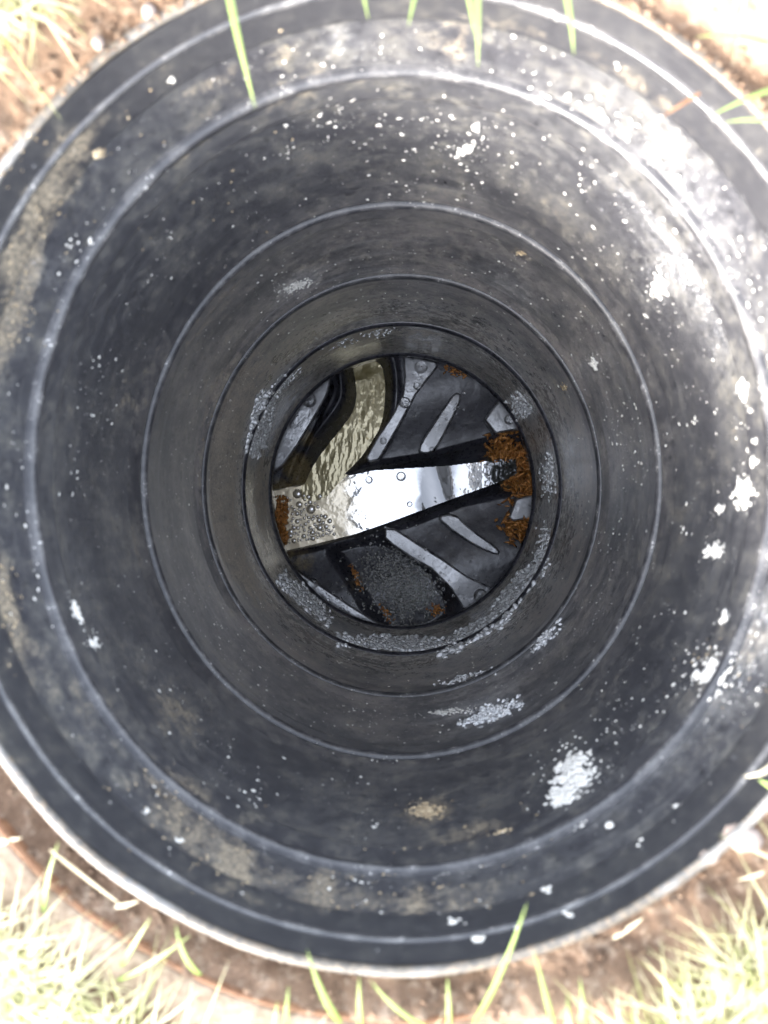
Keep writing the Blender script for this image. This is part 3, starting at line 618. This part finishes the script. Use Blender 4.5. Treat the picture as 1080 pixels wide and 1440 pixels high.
lathe('collar_ring', [(0.2515, -0.02), (0.2515, -0.0045), (0.253, -0.003), (0.274, -0.003), (0.276, -0.005), (0.276, -0.02)], CONC, collar, closed=True, attr=False, wob=.0008)
lathe('rusty_lip', [(0.2484, -0.02), (0.2484, -0.0040), (0.249, -0.0028), (0.2506, -0.0026), (0.2513, -0.004), (0.2513, -0.02)], BRN, collar, closed=True, attr=False, wob=.0012)

def grass_mat(name, a, b, tr=.35):
    s = NT(name); oi = s.n('ShaderNodeObjectInfo'); at_ = s.attr('tint')
    c = s.mix(at_[0], a, b); s.set(color=c, rough=.45, spec=.4)
    t = s.n('ShaderNodeBsdfTranslucent'); s.l(c, t.inputs[0]); mx = s.n('ShaderNodeMixShader'); mx.inputs[0].default_value = tr
    s.l(s.b.outputs[0], mx.inputs[1]); s.l(t.outputs[0], mx.inputs[2]); s.l(mx.outputs[0], s.out.inputs[0]); return s.m
GRASS = grass_mat('grass', (0.3, 0.34, 0.12), (0.66, 0.6, 0.42)); GREEN = grass_mat('green_blade', (0.17, 0.27, 0.05), (0.3, 0.36, 0.13)); STRAW = grass_mat('straw', (0.45, 0.36, 0.2), (0.6, 0.52, 0.36), .2)
def strip(pts, wid, side, fold=0.35):
    """blade with a folded mid-rib: 3 vertices across"""
    V, F = [], []; n = len(pts)
    for k, p in enumerate(pts):
        t = k / (n - 1); wv = wid * (0.55 + 0.45 * min(1, t * 4)) * (1 - t ** 3) + wid * .03
        tg = (pts[min(k + 1, n - 1)] - pts[max(k - 1, 0)]).normalized(); sd = (side - tg * side.dot(tg)).normalized(); up = tg.cross(sd)
        V += [p - sd * wv / 2 + up * wv * fold / 2, p, p + sd * wv / 2 + up * wv * fold / 2]
        if k: a = 3 * k; F += [(a - 3, a - 2, a + 1, a), (a - 2, a - 1, a + 2, a + 1)]
    return V, F
def blade_thing(root, tip, label, z1, z0=None, wid=.0024, sag=.012, mat=GREEN, name='grass_blade', tint=.2, group='single grass blades leaning over the rim', cat='grass blade'):
    b = at(*tip, z1)
    if z0 is None:
        a = at(*root, 0); a.z = ground_z(a.x, a.y) - .001; a = at(*root, a.z); 
    else: a = at(*root, z0)
    mid = (a + b) / 2 + Vector((0, 0, sag)); pts = [a * (1 - t) ** 2 + mid * 2 * t * (1 - t) + b * t * t for t in [k / 10 for k in range(11)]]
    d = b - a; side = d.cross(Vector((random.uniform(-.3, .3), random.uniform(-.3, .3), 1))).normalized()
    V, F = strip(pts, wid, side); me = mesh(name, V, F); vcol(me, 'tint', np.full((len(V), 3), tint) + np.linspace(0, .5, len(V))[:, None])
    return tag(obj(name, me, mat), label, cat, group)
G = blade_thing
G((316, -60), (359, 152), 'long pale blade hanging down over the upper left rim', .008, wid=.0034, sag=.03)
G((500, -50), (518, 28), 'short blade tip at the top edge above the smear', .01)
G((600, -45), (574, 38), 'left blade of the trio at the top middle', .012, tint=.1)
G((640, -60), (668, 52), 'middle blade of the trio at the top middle', .012)
G((668, -70), (672, 95), 'longest and right blade of the trio at the top middle', .010, tint=.5, wid=.0036)
G((780, -55), (807, 78), 'blade hanging over the top rim right of the trio', .010, wid=.003)
G((1110, 75), (978, 52), 'upper green blade reaching in at the top right soil', .012)
G((1120, 120), (1002, 162), 'bright green blade crossing the upper right rim', .012, tint=.05)
G((1115, 185), (1018, 172), 'lowest pale blade at the upper right edge', .010, tint=.6)
G((660, 1450), (741, 1270), 'tall green blade crossing the bottom rim', .03, wid=.003, tint=.1)
G((484, 1445), (432, 1336), 'left leaning blade at the bottom middle', .02, wid=.003, tint=.1)
G((508, 1445), (505, 1374), 'upright thin blade at the bottom middle', .015)
G((615, 1450), (520, 1378), 'long blade slanting left at the bottom middle', .018)
G((631, 1450), (629, 1374), 'thin upright blade left of the tall green one', .012)
G((780, 1450), (750, 1335), 'slim blade just right of the tall green one', .02)
G((816, 1448), (815, 1374), 'right blade of a pair beside the lower right tuft', .012)
G((793, 1450), (797, 1398), 'left shorter blade of a pair beside the lower right tuft', .01)
G((405, 1450), (406, 1386), 'taller blade of a pair on the soil at the bottom left', .012)
G((388, 1455), (390, 1408), 'shorter blade of a pair on the soil at the bottom left', .01)
G((62, 1300), (82, 1184), 'green blade standing on the soil at the lower left', .012, tint=.1)
G((286, 1374), (247, 1300), 'blade leaning left over the brown soil, lower left', .01)
G((165, 1365), (212, 1290), 'upper of two crossed blades on the brown soil', .015, tint=.1)
G((150, 1385), (268, 1315), 'lower of two crossed blades on the brown soil', .012)
G((1095, 1060), (1046, 1092), 'pale straw stem on the right rim', .006, mat=STRAW, tint=.6, wid=.0028)
G((1100, 1110), (1066, 1096), 'bright green blade tip at the right rim', .008, tint=.0, wid=.004)
G((-12, 1188), (31, 1178), 'flat straw on the soil at the left edge', -.004, z0=-.002, mat=STRAW, tint=.9, wid=.003, sag=.001)
G((162, 1276), (196, 1267), 'short straw lying under the rim, lower left', -.004, z0=-.004, mat=STRAW, tint=.9, wid=.002, sag=.001)
G((70, 1195), (178, 1278), 'thin straw lying along the lower left rim', -.003, z0=-.006, mat=STRAW, tint=.4, wid=.0016, sag=.001)
G((1085, 1225), (1036, 1238), 'straw on the soil at the right edge', -.001, z0=.002, mat=STRAW, tint=.7, wid=.002, sag=.001)
G((862, 1320), (905, 1290), 'short pale straw just outside the lower right rim', -.002, z0=-.004, mat=STRAW, tint=.8, wid=.002, sag=.001)
G((985, 130), (930, 165), 'brown twig lying across the upper right rim', .003, z0=.003, mat=BRN, wid=.0018, sag=.001, name='twig', cat='twig')
# the thick grass
VV, FF, TT = [], [], []; o = 0
def add_blade(x, y, h, lean, az, wid, tint):
    global o
    z = ground_z(x, y) - .002; a = Vector((x, y, z)); dv = Vector((math.cos(az), math.sin(az), 0))
    pts = [a + dv * (lean * t * t) + Vector((0, 0, h * (t - .25 * t * t * lean / max(h, .01)))) for t in (0, .25, .5, .75, 1)]
    V, F = strip(pts, wid, Vector((-dv.y, dv.x, 0))); VV.extend(V); FF.extend([tuple(q + o for q in f) for f in F]); TT.extend([tint] * len(V)); o += len(V)
def patch(px, py, sx, sy, n, h0=.012, h1=.035, rmin=.252):
    for _ in range(n):
        p = at(random.gauss(px, sx), random.gauss(py, sy), 0); r = math.hypot(p.x / .975, p.y)
        if r < rmin + random.random() * .006: continue
        add_blade(p.x, p.y, random.uniform(h0, h1), random.uniform(.008, .05), random.uniform(0, 6.28), random.uniform(.0006, .0015), min(1, max(0, random.gauss(.58, .32))))
patch(10, 1410, 90, 65, 1900, h1=.026, rmin=.279); patch(180, 1470, 75, 30, 260, h1=.024, rmin=.279); patch(1040, 1390, 75, 70, 2200, rmin=.262); patch(920, 1440, 55, 35, 450, rmin=.262); patch(15, 50, 50, 70, 900); patch(60, 10, 40, 30, 200); patch(1080, 60, 60, 60, 90)
patch(1100, 1260, 30, 60, 160); patch(500, 1490, 200, 16, 70); patch(-40, 1330, 30, 60, 200, rmin=.279); patch(640, -60, 300, 20, 160)
for _ in range(9000):
    r = random.uniform(.30, .95); a = random.uniform(0, 6.2832); add_blade(r * math.cos(a), r * math.sin(a), random.uniform(.015, .05), random.uniform(.01, .04), random.uniform(0, 6.28), random.uniform(.0015, .003), min(1, max(0, random.gauss(.45, .3))))
me = mesh('grass', VV, FF); t3 = np.repeat(np.array(TT)[:, None], 3, 1); vcol(me, 'tint', t3)
tag(obj('grass', me, GRASS), 'pale sunlit grass growing around the chamber', 'grass', kind='stuff')
# stones and clods
STONE = mat_simple('pale_stone', (0.18, .14, .12), (.3, .25, .22), 60, .8)
for x, y, r, lb, mt in [(1052, 1184, .0075, 'pale pinkish stone beside the right rim', STONE), (133, 52, .0032, 'small pale pebble on soil at the upper left', STONE), (1003, 1212, .004, 'brownish pebble under the pale pinkish stone', STONE), (205, 8, .004, 'pale clod by the top left rim', STONE)]:
    p = at(x, y, 0); p.z = ground_z(p.x, p.y) + r * .2; tag(lumps('stone', [(p, (0, 0, 1), r, r * .55, 1.2)], mt, 2, .12), lb, 'stone', 'stones around the chamber')
it = []
for _ in range(1600):
    r = .232 + abs(random.gauss(0, .03)); a = random.uniform(0, 6.2832); x, y = r * .97 * math.cos(a), r * math.sin(a); q = random.uniform(.0006, .0022)
    if .2505 < r < .276 and soil_cover(np.array([a]))[0] < .5: continue
    it.append(((x, y, ground_z(x, y) + q * .3), (random.gauss(0, .3), random.gauss(0, .3), 1), q, q * .7, random.uniform(.9, 1.3)))
for _ in range(420):                                                  # soil that fell onto the dull upper side of the rim
    a = R_(random.gauss(70, 34)); r = random.uniform(.2252, .2285); q = .0004 + .0016 * random.random() ** 2
    it.append(((r * .968 * math.cos(a), r * math.sin(a), .0003), (0, 0, 1), q, q * .5, random.uniform(.8, 1.4)))
tag(lumps('soil_crumbs', it, SOIL, 1, .3), 'loose crumbs of brown soil around the rim', 'soil', kind='stuff')
